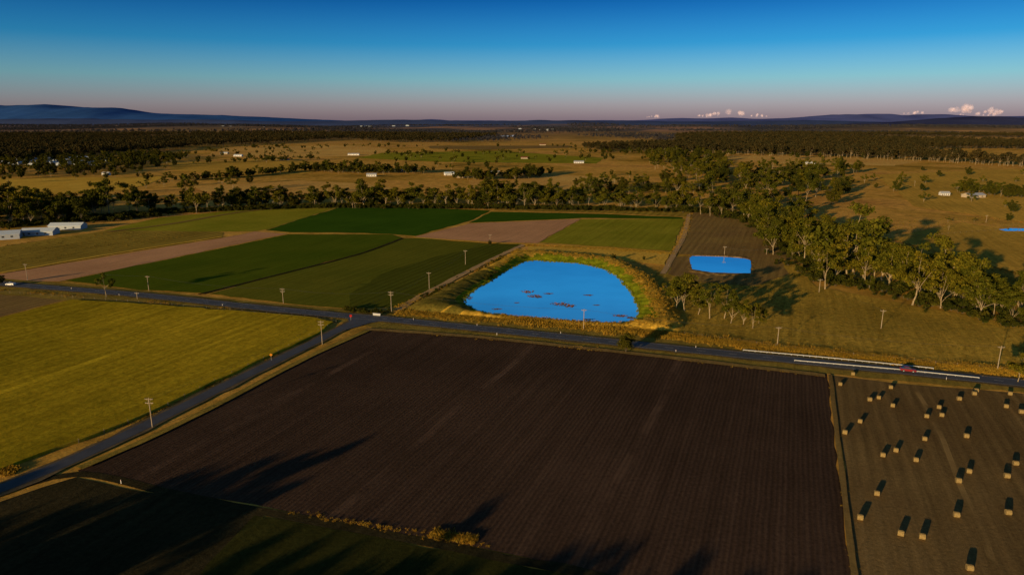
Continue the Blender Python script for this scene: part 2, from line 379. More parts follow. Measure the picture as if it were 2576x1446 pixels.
def dam(name,inner,outer,hb,wz,crest=.55,s1=2,s2=3,mats=None,wob=1.1):
    inn=[S(*q) for q in inner]; out=[S(*q) for q in outer]
    c=(sum(q[0] for q in inn)/len(inn),sum(q[1] for q in inn)/len(inn)); n=360
    ri=np.array([ray_poly(c,2*math.pi*i/n,inn) for i in range(n)]); ro=np.array([ray_poly(c,2*math.pi*i/n,out) for i in range(n)])
    def sm(a,w):
        return sum(np.roll(a,s_) for s_ in range(-w,w+1))/(2*w+1)
    ri=sm(ri,s1); ro=sm(ro,s2)
    ri+=np.array([mnoise.fractal(Vector((math.cos(6.283*i/n)*9,math.sin(6.283*i/n)*9,3)),1,2,3)*wob for i in range(n)])
    ro=np.maximum(ro,ri+3)
    m=MB(); R=11; crestl=[]
    for j in range(R):
        t=j/(R-1)
        zz=(math.sin(min(1,t/crest)*math.pi/2) if t<crest else math.cos((t-crest)/(1-crest)*math.pi/2))
        for i in range(n):
            z=hb*zz*min(1,(ro[i]-ri[i])/15) if j else -.3
            th=2*math.pi*i/n; r=ri[i]-1.5+(ro[i]-ri[i]+1.5)*t; x=c[0]+r*math.cos(th); y=c[1]+r*math.sin(th)
            q=(mnoise.noise(Vector((x*.25,y*.25,0)))*.35 if 0<j<R-1 else 0)
            m.v.append((x,y,z+q))
            if 4<=j<=8: crestl.append((x,y,z))
    for j in range(R-1):
        for i in range(n):
            a=j*n+i;b=j*n+(i+1)%n; th=6.283*i/n
            left=name=="farm_dam" and 2.3<th+.12*math.sin(i*.7)<3.9
            m.f.append((a,a+n,b+n,b)); m.m.append(2 if left and j>1 else (0 if j<3.4+math.sin(i*.31)+.7*math.sin(i*1.3) else 1))
    m.obj(name+"_embankment",mats or [bankg,bankd,bankb])
    w=MB(); w.v=[(c[0]+(ri[i]+.5)*math.cos(2*math.pi*i/n),c[1]+(ri[i]+.5)*math.sin(2*math.pi*i/n),wz) for i in range(n)]+[(c[0],c[1],wz)]
    for i in range(n): w.f.append((i,(i+1)%n,n)); w.m.append(0)
    w.obj(name+"_water",[water]); return crestl,c,ri,ro,n
cr1=dam("farm_dam",[(1166,752),(1200,726),(1262,690),(1318,661),(1345,657),(1450,663),(1520,678),(1560,702),(1592,740),(1606,778),(1602,806),(1560,817),(1450,811),(1300,799),(1200,786),(1170,770)],
  [(1005,782),(1100,733),(1200,683),(1310,628),(1420,638),(1555,650),(1640,696),(1700,760),(1728,838),(1560,830),(1400,816),(1180,797)],2.7,.5,.55)
cr2=dam("small_dam",[(1736,650),(1742,646),(1762,646),(1820,648),(1872,652),(1886,656),(1887,688),(1850,688),(1790,686),(1742,678)],
  [(1724,646),(1742,639),(1820,641),(1876,645),(1900,652),(1900,697),(1850,696),(1780,694),(1728,684)],.9,.35,s1=0,s2=1,mats=[dirt,brn,brn],wob=.5)
sheet("puddle_water",[(2512,578),(2540,575),(2600,577),(2580,582),(2530,582)],water,z=.3)
sheet("distant_pond_water",[(190,553),(240,549),(300,548),(290,554),(215,559)],water,z=.3)
sheet("distant_pond_water",[(1255,341),(1300,340),(1290,344),(1262,344)],water)
wm=N("floating_pond_weed"); p=wm.pos(); weedm=wm.out(wm.ramp(wm.noise(p,.5,4),[(.35,(.30,.10,.03)),(.5,(.42,.17,.06)),(.65,(.2,.19,.03))]))
wd=MB(); weedpts=[]
for (u,v,ru,rv) in [(1328,736,17,4),(1345,747,22,3.5),(1380,741,13,2),(1408,767,24,4.5),(1432,772,17,4),(1355,750,12,2),(1480,745,12,1.5),(1500,770,9,1),(1560,797,18,3),(1586,802,12,3),(1182,752,8,4),(1250,780,12,1.5),(1480,806,16,1.5),(1500,668,30,2),(1300,764,6,.8)]:
    x,y=S(u,v); mp=MPP(u,v); rx=ru*mp; x2,y2=S(u,v-rv); ry=abs(y2-y)
    for q in range(int(30+rx*ry*3)):
        a=random.random()*6.28; rr=math.sqrt(random.random())*(1+.25*math.sin(a*3)); cx=x+math.cos(a)*rr*rx; cy=y+math.sin(a)*rr*ry; s_=random.uniform(.12,.45)*(1.25-rr*.7)
        n=7; wd.quad([(cx+math.cos(6.283*i/n)*s_*random.uniform(.6,1.5)*1.5,cy+math.sin(6.283*i/n)*s_*random.uniform(.6,1.3),.52+.0007*(len(wd.f)%60)) for i in range(n)])
        if ru>16 and rr<.8 and random.random()<.5: weedpts.append((cx,cy,.5,random.uniform(.2,.45)))
wd.obj("floating_pond_weed",[weedm])

# ------------------------------------------------------------ trees
def make_tree(name,seed,h=20,kind='euc'):
    R=np.random.default_rng(seed); r_=random.Random(seed); m=MB()
    if kind=='euc': tf,nl,sp,cl,ls,cr=.28,7,.35,95,.038,.108
    elif kind=='open': tf,nl,sp,cl,ls,cr=.40,6,.32,55,.036,.09
    elif kind=='bushy': tf,nl,sp,cl,ls,cr=.18,7,.32,95,.045,.13
    elif kind=='dead': tf,nl,sp,cl,ls,cr=.35,6,.28,5,.03,.07
    elif kind=='low': tf,nl,sp,cl,ls,cr=.30,4,.30,18,.10,.14
    r0=h*.018; pts=[Vector((0,0,-.3))]; lean=(r_.uniform(-.06,.06),r_.uniform(-.06,.06)); n=4
    for i in range(1,n+1):
        t=i/n; pts.append(Vector((lean[0]*h*t+r_.uniform(-.01,.01)*h,lean[1]*h*t+r_.uniform(-.01,.01)*h,tf*h*t)))
    for i in range(n): m.tube(pts[i],pts[i+1],r0*(1-.5*i/n)*(1.25 if i==0 else 1),r0*(1-.5*(i+1)/n),7 if kind!='low' else 4,0)
    for i in range(nl):
        k_=r_.choice([2,3,4,4]) if kind!='bushy' else r_.choice([1,2,3,4]); p=pts[k_].copy(); az=6.283*i/nl+r_.uniform(-.5,.5)
        top=h*r_.uniform(.46,.95) if i else h*.97
        rad=h*sp*r_.uniform(.55,1.15)*(1.15-.5*max(0,(top/h-.65)/.35)) if i else h*.05
        end=Vector((p.x+math.cos(az)*rad,p.y+math.sin(az)*rad,top)); q0=p; rr=r0*.45; segs=3
        for s_ in range(1,segs+1):
            t=s_/segs; q1=p.lerp(end,t); q1.z=p.z+(end.z-p.z)*(t**.8); q1+=Vector((r_.uniform(-1,1),r_.uniform(-1,1),0))*h*.018
            m.tube(q0,q1,rr,rr*.65,5 if kind!='low' else 3,0); rr*=.65
            if s_>=2 or kind=='bushy':
                for b in range(2 if kind!='low' else 1):
                    a2=az+r_.uniform(-1.5,1.5); e2=q1+Vector((math.cos(a2),math.sin(a2),r_.uniform(-.45,.7)))*h*r_.uniform(.07,.14)
                    m.tube(q1,e2,rr*.8,rr*.3,4 if kind!='low' else 3,0)
                    c_=h*cr*r_.uniform(.65,1.15); m.leaves(tuple(e2),(c_*1.15,c_*1.15,c_*.75),int(cl*r_.uniform(.6,1.2)),h*ls,R)
            q0=q1
        c_=h*cr*r_.uniform(.8,1.2); m.leaves(tuple(q0),(c_,c_,c_*.8),cl,h*ls,R)
    return m
VAR=[]
for i in range(6): VAR.append(make_tree('t',10+i,20,'euc').mesh("eucalyptus_tree_%s"%'abcdef'[i],[M['bark'],M['leaf']]))
for i in range(2): VAR.append(make_tree('t',30+i,20,'open').mesh("open_eucalyptus_%s"%'ab'[i],[M['bark'],M['leaf']]))
BUSH=[make_tree('t',50+i,20,'bushy').mesh("bushy_tree_%s"%'abc'[i],[M['barkd'],M['leafd']]) for i in range(3)]
DEAD=make_tree('t',70,20,'dead').mesh("bare_tree",[M['bark'],M['leaf']])
LOW=[make_tree('t',80+i,20,'low').mesh("forest_tree_%s"%'abc'[i],[M['barkd'],M['leaff']]) for i in range(3)]
LOWP=[q.copy() for q in LOW]
for q in LOWP: q.materials[0]=M['bark']
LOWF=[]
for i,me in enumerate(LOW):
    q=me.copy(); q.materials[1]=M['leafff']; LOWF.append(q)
def shrub_mesh(seed):
    R=np.random.default_rng(seed); m=MB(); r_=random.Random(seed)
    for i in range(5):
        a=r_.uniform(0,6.28); e=(math.cos(a)*.8,math.sin(a)*.8,r_.uniform(.8,1.8)); m.tube((0,0,-.1),e,.08,.03,4,0); m.leaves(e,(.95,.95,.75),45,.4,R)
    return m.mesh("shrub",[M['barkd'],M['leafd']])
SHR=[shrub_mesh(i) for i in range(3)]
def tuft_mesh(seed,mat,hh=1.0):
    r_=random.Random(seed); m=MB()
    for i in range(18):
        a=r_.uniform(0,6.28); x,y=r_.gauss(0,.4),r_.gauss(0,.4); L=hh*r_.uniform(.4,1.1); w=.07; ox,oy=math.cos(a)*L*.4,math.sin(a)*L*.4; px,py=-math.sin(a)*w,math.cos(a)*w
        m.quad([(x-px,y-py,-.05),(x+px,y+py,-.05),(x+ox*.5+px*.7,y+oy*.5+py*.7,L*.7),(x+ox,y+oy,L)],0)
    return m.mesh("grass_tuft",[mat])
TUF=[tuft_mesh(i,M['tuft']) for i in range(3)]; TUG=[tuft_mesh(i+5,M['tuftg']) for i in range(3)]; TUS=[tuft_mesh(i+15,M['tusk'],.8) for i in range(3)]; TUR=[tuft_mesh(i+25,M['tuftr']) for i in range(2)]

def scatter(name,pts,meshes):
    if not pts: return
    me=bpy.data.meshes.new(name); me.from_pydata([p[:3] for p in pts],[],[])
    n=len(pts); a=me.attributes.new('sc','FLOAT','POINT'); a.data.foreach_set('value',np.array([p[3] for p in pts],dtype=np.float32))
    a=me.attributes.new('rt','FLOAT','POINT'); a.data.foreach_set('value',np.array([random.random()*6.28 for p in pts],dtype=np.float32))
    a=me.attributes.new('ix','INT','POINT'); a.data.foreach_set('value',np.array([random.randrange(len(meshes)) for p in pts],dtype=np.int32))
    o=bpy.data.objects.new(name,me); scene.collection.objects.link(o)
    ng=bpy.data.node_groups.new(name,'GeometryNodeTree'); ng.interface.new_socket('Geometry',in_out='INPUT',socket_type='NodeSocketGeometry'); ng.interface.new_socket('Geometry',in_out='OUTPUT',socket_type='NodeSocketGeometry')
    nd=ng.nodes; gi=nd.new('NodeGroupInput'); go=nd.new('NodeGroupOutput'); j=nd.new('GeometryNodeJoinGeometry')
    def na(nm,t):
        q=nd.new('GeometryNodeInputNamedAttribute'); q.data_type=t; q.inputs['Name'].default_value=nm; return q.outputs[0]
    sc_,rt,ix=na('sc','FLOAT'),na('rt','FLOAT'),na('ix','INT')
    cx=nd.new('ShaderNodeCombineXYZ'); ng.links.new(rt,cx.inputs[2])
    for i,m in enumerate(meshes):
        src=bpy.data.objects.new(name+"_source",m)
        oi=nd.new('GeometryNodeObjectInfo'); oi.inputs['Object'].default_value=src
        ip=nd.new('GeometryNodeInstanceOnPoints'); cm=nd.new('FunctionNodeCompare'); cm.data_type='INT'; cm.operation='EQUAL'
        ng.links.new(ix,cm.inputs[2]); cm.inputs[3].default_value=i
        ng.links.new(gi.outputs[0],ip.inputs['Points']); ng.links.new(cm.outputs[0],ip.inputs['Selection']); ng.links.new(oi.outputs['Geometry'],ip.inputs['Instance'])
        ng.links.new(cx.outputs[0],ip.inputs['Rotation']); ng.links.new(sc_,ip.inputs['Scale']); ng.links.new(ip.outputs[0],j.inputs[0])
    ng.links.new(j.outputs[0],go.inputs[0]); mod=o.modifiers.new('scatter','NODES'); mod.node_group=ng
    return o
def inpoly(x,y,poly):
    c=False; n=len(poly); j=n-1
    for i in range(n):
        xi,yi=poly[i]; xj,yj=poly[j]
        if (yi>y)!=(yj>y) and x<(xj-xi)*(y-yi)/(yj-yi)+xi: c=not c
        j=i
    return c
def zg(x,y): return float(hgt(x,y))
def fill(px,n,smin,smax,clear=0,cs=.002):
    w=[S(*q) for q in px]; x0,x1=min(q[0] for q in w),max(q[0] for q in w); y0,y1=min(q[1] for q in w),max(q[1] for q in w); out=[]; tries=0
    while len(out)<n and tries<n*60:
        tries+=1
        x=random.uniform(x0,x1); y=random.uniform(y0,y1)
        if not inpoly(x,y,w): continue
        if clear and mnoise.noise(Vector((x*cs,y*cs*.7,1.7)))<clear-.5+random.uniform(-.05,.05): continue
        out.append((x,y,zg(x,y),random.uniform(smin,smax)))
    return out
def along(px,n,width,smin,smax,z=0,gap=0):
    w=[S(*q) for q in px]; L=[math.hypot(w[i+1][0]-w[i][0],w[i+1][1]-w[i][1]) for i in range(len(w)-1)]; T=sum(L); out=[]
    for _ in range(n):
        d=random.random()*T; i=0
        while i<len(L)-1 and d>L[i]: d-=L[i]; i+=1
        t=d/L[i]; a,b=w[i],w[i+1]; nx_,ny_=-(b[1]-a[1])/L[i],(b[0]-a[0])/L[i]; o=random.gauss(0,width/2)
        x=a[0]+(b[0]-a[0])*t+nx_*o; y=a[1]+(b[1]-a[1])*t+ny_*o
        q=mnoise.noise(Vector((x*.06,y*.06,5)))
        if gap and q<gap-.5: continue
        out.append((x,y,zg(x,y)+z,random.uniform(smin,smax)*(1+q*.6)))
    return out
def tree(u,v,hpx,kind=None,name="eucalyptus_tree"):
    x,y=S(u,v); h=hpx*MPP(u,v)*1.04
    me=kind if kind else random.choice(VAR)
    s_=h/20; wj=random.uniform(.9,1.2)
    return place(name,me,(x,y,0),random.random()*6.28,(s_*wj,s_*wj,s_))
mid=[(20,562,75),(60,556,66),(105,553,72),(130,550,50),(185,549,62),(210,547,48),(235,545,58),(275,542,84),(325,538,70),(348,541,50),(378,532,48),(495,536,60),(520,531,45),(560,528,50),(600,524,46),(640,520,42),(690,520,50),(712,520,38),(470,494,50),(585,480,34),
(790,520,46),(845,520,50),(915,522,66),(938,521,45),(970,520,62),(1000,522,46),(1035,520,55),(1065,520,50),(1095,522,46),(1125,522,52),(1150,520,42),(1180,522,50),(1225,522,46),(1250,522,62),(1275,524,42),(1320,525,60),(1345,524,62),(1370,525,40),(1400,525,48),(1440,525,42),(1480,525,50),(1520,527,50),(1560,528,42),(1600,528,52),(1650,530,45),(1700,530,42),(1735,531,38),(1490,482,42),(1515,482,45)]
for t in mid: tree(*t)
big=[(2145,702,170),(2128,704,120),(2075,728,98),(2100,708,80),(2172,705,100),(2215,712,105),(2240,716,88),(2275,728,98),(2340,748,78),(2368,755,66),(2400,762,82),(2438,752,62),(2520,790,74),(2565,796,105),(2465,788,42),(2012,650,70),(2028,640,86),(2062,655,96),(1950,578,78),(1915,560,62),(1890,548,58),(1938,525,55),(2000,545,50),(1980,590,66),(2045,612,78),(2085,670,80),(2190,690,70),(2310,738,66),(2560,962,70),(2600,990,90),(1870,545,50),(1820,532,48),
(1700,778,78),(1722,782,88),(1745,770,58),(1785,802,88),(1757,792,62),(1822,802,80),(1838,814,70),(1870,817,60),(1893,827,62),(1690,760,52),(1908,814,40)]
for t in big:
    k_=None
    if t[:2]==(1785,802): k_=VAR[6]
    if t[:2]==(2145,702): k_=VAR[2]
    tree(*t,kind=k_)
tree(2385,580,20,DEAD,"bare_tree"); tree(2520,758,50,DEAD,"bare_tree")
tree(268,748,58,VAR[7]); tree(1575,887,48,BUSH[0],"roadside_tree"); tree(5,718,24,BUSH[1],"roadside_tree")
for u,v,h in [(1543,656,16),(1620,655,10),(2012,440,12),(2550,535,22),(2320,430,10),(1232,617,12)]:
    tree(u,v,h,BUSH[2],"bushy_tree")
for (u,v,h) in [(1400,392,12),(1500,370,12),(2255,470,14),(2385,560,14),(2450,560,12)]: tree(u,v,h)
for x,y,z,s_ in along([(1800,533),(1890,550),(1965,588),(2030,645),(2085,700),(2200,714),(2330,748),(2450,778),(2600,806)],80,24,.5,1.1):
    place("eucalyptus_tree",random.choice(VAR+BUSH[:1]),(x,y,0),random.random()*6.28,s_)
scatter("river_scrub",along([(1800,536),(1890,556),(1960,598),(2020,655),(2085,712),(2200,724),(2330,758),(2450,786),(2600,820)],520,14,.7,1.8),SHR)
scatter("riverside_woodland",fill([(1640,395),(1760,388),(1850,420),(2020,418),(2170,425),(2180,445),(2090,452),(2160,482),(2120,505),(2010,545),(1880,545),(1780,528),(1720,505),(1640,455)],180,.5,1.05)+along([(1640,395),(1730,420),(1850,455),(2000,480),(2150,490)],70,45,.6,1.1),VAR+BUSH)
scatter("creek_woodland",along([(430,532),(560,524),(700,518),(900,517),(1250,518),(1500,522),(1800,528)],150,20,.35,.85)+along([(1180,498),(1400,492),(1640,485),(1740,480)],60,45,.45,.85)+fill([(-300,600),(-300,520),(0,510),(140,520),(380,528),(400,545),(0,575)],130,.45,1.0),VAR+BUSH)
scatter("creek_scrub",along([(380,538),(560,530),(700,524),(900,521),(1250,524),(1500,528),(1800,534)],1300,9,.8,1.8)+along([(0,572),(200,556),(400,543)],300,14,.9,2.0),SHR)
pt=fill([(-200,500),(0,400),(700,368),(1600,368),(1640,400),(1640,500),(1000,505),(400,520)],300,.25,.65,.35,.004)
pt+=along([(430,458),(600,446),(740,432)],90,16,.25,.6)+along([(760,428),(900,436),(1090,436)],110,22,.35,.75)+along([(1140,450),(1250,452),(1380,440)],90,26,.35,.75)
pt+=fill([(-200,450),(0,402),(300,395),(480,392),(440,420),(300,440),(0,452)],330,.4,.85)+along([(500,412),(800,402)],40,30,.35,.6)+fill([(2100,440),(2576,440),(2700,560),(2400,560),(2180,480)],26,.3,.6)
pt+=along([(2410,482),(2500,490),(2560,500)],30,18,.35,.7)+along([(940,390),(1300,386),(1640,385)],60,60,.3,.55)+fill([(1500,372),(1900,378),(2300,400),(1700,400)],90,.4,.75)
scatter("paddock_trees",pt,VAR[:4]+BUSH)
def frustum_fill(px,n,ymin,ymax,smin,smax,clear=0,cs=.0012):
    out=[]; us=[q[0] for q in px]; u0,u1=min(us),max(us); tries=0
    while len(out)<n and tries<n*30:
        tries+=1; y=random.uniform(ymin,ymax); u=random.uniform(u0,u1)
        x=(u-1288)/F*y*1.03; pu,pv=proj(x,y,0)
        if not inpoly(pu,pv,px): continue
        if clear and mnoise.noise(Vector((x*cs,y*cs*.6,4.2)))<clear-.5+random.uniform(-.04,.04): continue
        out.append((x,y,zg(x,y),random.uniform(smin,smax)))
    return out
FL=[(-500,308),(1000,308),(1100,330),(1250,340),(1250,346),(1130,360),(960,360),(870,353),(640,366),(500,372),(430,380),(200,398),(0,416),(-500,450)]
FR=[(1700,345),(1900,330),(2200,322),(3000,318),(3000,432),(2560,416),(2360,403),(2100,393),(1760,384),(1500,384),(1460,374),(1700,365)]
scatter("distant_forest",frustum_fill(FL,10000,1300,3800,.65,1.1,.38)+frustum_fill(FR,8000,1250,3800,.65,1.05,.34),LOW)
scatter("forest_edge_trees",along([(1640,384),(1760,386),(2100,396),(2360,407),(2576,420),(2900,440)],260,25,.75,1.1),LOWP)
ALL=[(-500,306),(3000,306),(3000,336),(-500,336)]
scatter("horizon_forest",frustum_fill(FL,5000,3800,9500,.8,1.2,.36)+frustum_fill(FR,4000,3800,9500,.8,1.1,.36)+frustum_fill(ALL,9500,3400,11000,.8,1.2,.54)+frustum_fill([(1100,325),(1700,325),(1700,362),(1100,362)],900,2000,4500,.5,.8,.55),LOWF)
# grass along verges, banks
g1=along([(1000,786),(1200,800),(1420,818),(1700,846),(1900,872),(2100,890),(2350,918),(2576,940)],7000,4.5,.5,1.2)
g1+=along([(1000,776),(1100,728),(1200,679),(1310,624)],900,3,.3,.7,gap=.45)+along([(1320,618),(1560,628),(1690,638)],700,3,.4,.8)+along([(1690,640),(1722,590),(1735,545)],400,2.5,.4,.8)
g1+=along([(0,730),(350,758),(640,786),(800,801),(850,810)],900,2.5,.25,.6,gap=.45)+along([(850,815),(700,890),(560,955),(380,1043),(130,1140)],700,1.5,.25,.5,gap=.45)
g1+=along([(1085,1343),(1130,1349),(1195,1362)],240,1.3,.35,.8)+along([(640,1270),(800,1300),(1075,1345),(1480,1432)],260,1.2,.15,.4,gap=.5)+along([(920,828),(1200,848),(1560,886),(2075,944)],700,2.0,.2,.5,gap=.45)
g1+=along([(0,1175),(40,1190)],100,2,.5,.9)+along([(2088,944),(2108,1100),(2148,1446)],250,.8,.15,.35)
scatter("tall_dry_grass",g1,TUF)
c1=random.choices([q for q in cr1[0] if q[0]>cr1[1][0]-25],k=1900)
scatter("bank_grass",[(x+random.gauss(0,1),y+random.gauss(0,1),z-.1,random.uniform(.3,.8)) for x,y,z in c1],TUF)
c,ri,ro,n=cr1[1:]
gg=[]
for i in range(1700):
    th=random.random()*6.283; j=int(th/6.283*n)%n; r=ri[j]+random.uniform(-.9,2.5)
    gg.append((c[0]+r*math.cos(th),c[1]+r*math.sin(th),.5,random.uniform(.3,.7)))
scatter("reeds",gg,TUG); scatter("red_pond_weed",weedpts,TUR)
scatter("bank_scrub",[q for q in along([(1075,762),(1130,738),(1180,712),(1250,675),(1300,652)],420,9,.25,.6,z=.8) if math.hypot(q[0]-c[0],q[1]-c[1])>ri[int((math.atan2(q[1]-c[1],q[0]-c[0])%6.2832)/6.2833*n)]+1.0]+along([(860,782),(940,786),(985,785)],60,2,.4,.9),SHR)
scatter("pasture_tussocks",fill([(1720,700),(2050,730),(2576,830),(2800,880),(2700,945),(2000,876),(1730,838)],6500,.3,.8)+fill([(2150,560),(2576,540),(2900,600),(2900,760),(2576,770),(2300,720)],3000,.4,.9)+fill([(-100,630),(262,585),(550,585),(0,680)],1500,.3,.8),TUS)
# unseen trees: some inferred from their shadows, others added to darken the foreground
def shadow_tree(u,v,h,me=None):
    x,y=S(u,v); L=h/math.tan(SUN_EL); x-=math.sin(SUN_AZ)*L; y-=math.cos(SUN_AZ)*L
    place("unseen_shadow_tree",me or random.choice(VAR+BUSH),(x,y,0),random.random()*6.28,h/20)
for u,v,h in [(860,1130,18),(790,1160,15),(720,1185,16),(620,1195,18),(560,1220,18),(500,1215,17),(430,1240,19),(640,1245,16),(520,1270,18),(380,1290,18),(300,1330,18),(200,1370,18),(80,1400,18),(450,1340,20),(560,1330,18),(300,1400,20),(650,1380,20),(150,1300,18),(0,1300,18),(-80,1350,20),(40,1225,17),(-60,1170,18),(-120,1100,18),(100,1190,14),(1195,1305,12),(1500,1400,14),(1700,1450,16),(1850,1470,16),(900,1440,18),(780,1430,18),(1000,1450,18),(1350,1460,18),(1150,1440,18),(1250,1465,18),(720,1400,18),(850,1400,17),(1560,1475,18),(2000,1480,16)]:
    shadow_tree(u,v,h)

# ------------------------------------------------------------ far hills
def hill(name,prof,D,depth,col,seed):
    k=N(name+"_woodland_haze_tint"); p=k.pos(); n=k.noise(p,.0012,6,.6)
    mt=k.out(k.ramp(n,[(.3,tuple(c*.82 for c in col)),(.7,tuple(c*1.18 for c in col))]))  # col carries the blue of distance haze, painted into the hillside
    m=MB(); us=np.linspace(prof[0][0],prof[-1][0],320); vs=np.interp(us,[q[0] for q in prof],[q[1] for q in prof]); R=17
    vs=np.convolve(np.pad(vs,3,'edge'),np.ones(7)/7,'valid')
    for j in range(R):
        o=(j/(R-1)*2-1); f=math.cos(o*math.pi/2)**1.1 if abs(o)<1 else 0
        for u,v in zip(us,vs):
            rx,ry,rz=ray(u,v); zt=H+D*rz/ry; x=D*rx/ry; y=D+o*depth
            w=mnoise.fractal(Vector((x/1400,y/1400,seed)),1.0,2.0,4)
            m.v.append((x,y,max(-20,zt*f+w*60*f*(abs(o)**.5)+mnoise.fractal(Vector((x/400,y/400,seed)),1,2,3)*zt*.05)))
    n_=len(us)
    for j in range(R-1):
        for i in range(n_-1): m.f.append((j*n_+i,j*n_+i+1,(j+1)*n_+i+1,(j+1)*n_+i)); m.m.append(0)
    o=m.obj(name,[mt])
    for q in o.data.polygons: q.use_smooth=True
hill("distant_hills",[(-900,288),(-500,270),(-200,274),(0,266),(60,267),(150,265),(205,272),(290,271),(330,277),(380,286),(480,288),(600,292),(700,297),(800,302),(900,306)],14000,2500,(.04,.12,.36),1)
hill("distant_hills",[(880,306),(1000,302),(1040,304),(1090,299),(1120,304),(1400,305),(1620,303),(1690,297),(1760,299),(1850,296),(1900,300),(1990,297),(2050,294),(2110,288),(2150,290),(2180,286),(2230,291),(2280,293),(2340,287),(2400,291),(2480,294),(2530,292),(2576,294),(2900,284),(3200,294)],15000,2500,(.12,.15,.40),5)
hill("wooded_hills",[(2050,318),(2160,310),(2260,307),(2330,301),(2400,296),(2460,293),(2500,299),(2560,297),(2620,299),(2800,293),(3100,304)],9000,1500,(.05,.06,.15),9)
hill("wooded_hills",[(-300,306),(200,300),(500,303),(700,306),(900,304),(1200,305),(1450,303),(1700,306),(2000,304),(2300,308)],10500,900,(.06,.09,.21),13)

# ------------------------------------------------------------ clouds
ck=N("cloud_vapour"); lw=ck.n('ShaderNodeLayerWeight'); lw.inputs[0].default_value=.5
ck.b.inputs['Base Color'].default_value=(.95,.78,.95,1)
tc=ck.n('ShaderNodeTexCoord').outputs['Object']; nz=ck.noise(tc,.004,5)
al=ck.math('MULTIPLY',ck.rng(lw.outputs['Facing'],.05,.9,.22,0),ck.rng(nz,.35,.6,.3,1))
ck.l(al,ck.b.inputs['Alpha'])
def cloud(u,v,wpx,hpx,seed):
    D=24000; rx,ry,rz=ray(u,v); X0=D*rx/ry; Z0=H+D*rz/ry; s_=D/F; bm=bmesh.new(); r_=random.Random(seed)
    for i in range(8):
        t=r_.uniform(-1,1); r=hpx*s_*.5*(1.1-abs(t)*.7)*r_.uniform(.6,1.2); ret=bmesh.ops.create_icosphere(bm,subdivisions=3,radius=r)
        c=Vector((t*wpx*s_*.5,r_.uniform(-1,1)*wpx*s_*.3,(1-abs(t))*hpx*s_*r_.uniform(0,.5)))
        for q in ret['verts']:
            d_=q.co.normalized(); q.co+=c+d_*mnoise.fractal(d_*1.2+Vector((seed,i,0)),1,2,3)*r*.25
    me=bpy.data.meshes.new("cloud"); bm.to_mesh(me); bm.free(); me.materials.append(ck.m)
    for q in me.polygons: q.use_smooth=True
    o=bpy.data.objects.new("cloud",me); o.location=(X0,D,Z0); scene.collection.objects.link(o)
for i,c_ in enumerate([(2420,280,64,24),(2505,283,44,20),(2460,290,90,10),(1840,287,90,16),(1780,292,60,10),(2310,286,60,10),(1650,295,40,8),(1900,293,60,8)]): cloud(*c_,i+3)

# ------------------------------------------------------------ buildings
white=plain("painted_steel",(.65,.65,.65),.5,.3,.1); zinc=plain("zinc_roof",(.42,.44,.48),.35,.5,.15); redr=plain("red_roof",(.22,.07,.04),.6,.2,.15)
cream=plain("cream_wall",(.42,.35,.26),.8,.2,.1); glassm=plain("window_glass",(.03,.035,.045),.15,.6,.05); doorm=plain("door",(.15,.12,.1),.6,.2,.1); bluer=plain("pale_steel_roof",(.62,.70,.78),.45,.4,.1); bluew=plain("pale_shed_wall",(.36,.40,.46),.6,.3,.1)
def building(name,u,v,w,l,h,rot=0,wall=None,roof=None,rh=1.8,win=3):
    x,y=S(u,v); e=empty(name,(x,y,zg(x,y)),rot); wall=wall or white; roof=roof or zinc
    m=MB(); m.box((0,0,h/2),(w,l,h)); m.quad([(-w/2,-l/2,h),(-w/2,l/2,h),(-w/2,0,h+rh)]); m.quad([(w/2,-l/2,h),(w/2,0,h+rh),(w/2,l/2,h)]); m.obj("walls",[wall],parent=e)
    m=MB(); o=.5
    for s_ in (-1,1):
        a=[(-w/2-o,s_*(l/2+o),h-.2*o),(w/2+o,s_*(l/2+o),h-.2*o),(w/2+o,0,h+rh+.06),(-w/2-o,0,h+rh+.06)]
        m.quad(a if s_<0 else a[::-1])
        b=[(p[0],p[1],p[2]+.14) for p in a]; m.quad(b if s_<0 else b[::-1])
        for q in range(3):
            i,j=[(0,1),(1,2),(3,0)][q]; m.quad([a[i],a[j],b[j],b[i]])
    m.obj("roof",[roof],parent=e)
    m=MB()
    for i in range(win):
        xx=-w/2+w*(i+1)/(win+1.0)+.6
        m.box((xx,-l/2-.02,h*.55),(1.4,.06,1.1))
    m.obj("windows",[glassm],parent=e)
    m=MB(); m.box((-w/2+w*.12,-l/2-.03,1.05),(min(1.0,w*.1),.08,2.1)); m.obj("door",[doorm],parent=e)
building("farm_shed",10,600,20,14,3.6,.5,bluew,bluer); building("farm_shed",102,590,21,12,3.0,.2,bluew,bluer); building("farm_shed",172,576,23,10,3.0,.1,bluew,bluer); building("farm_shed",-50,592,20,14,4,.2,bluew,bluer)
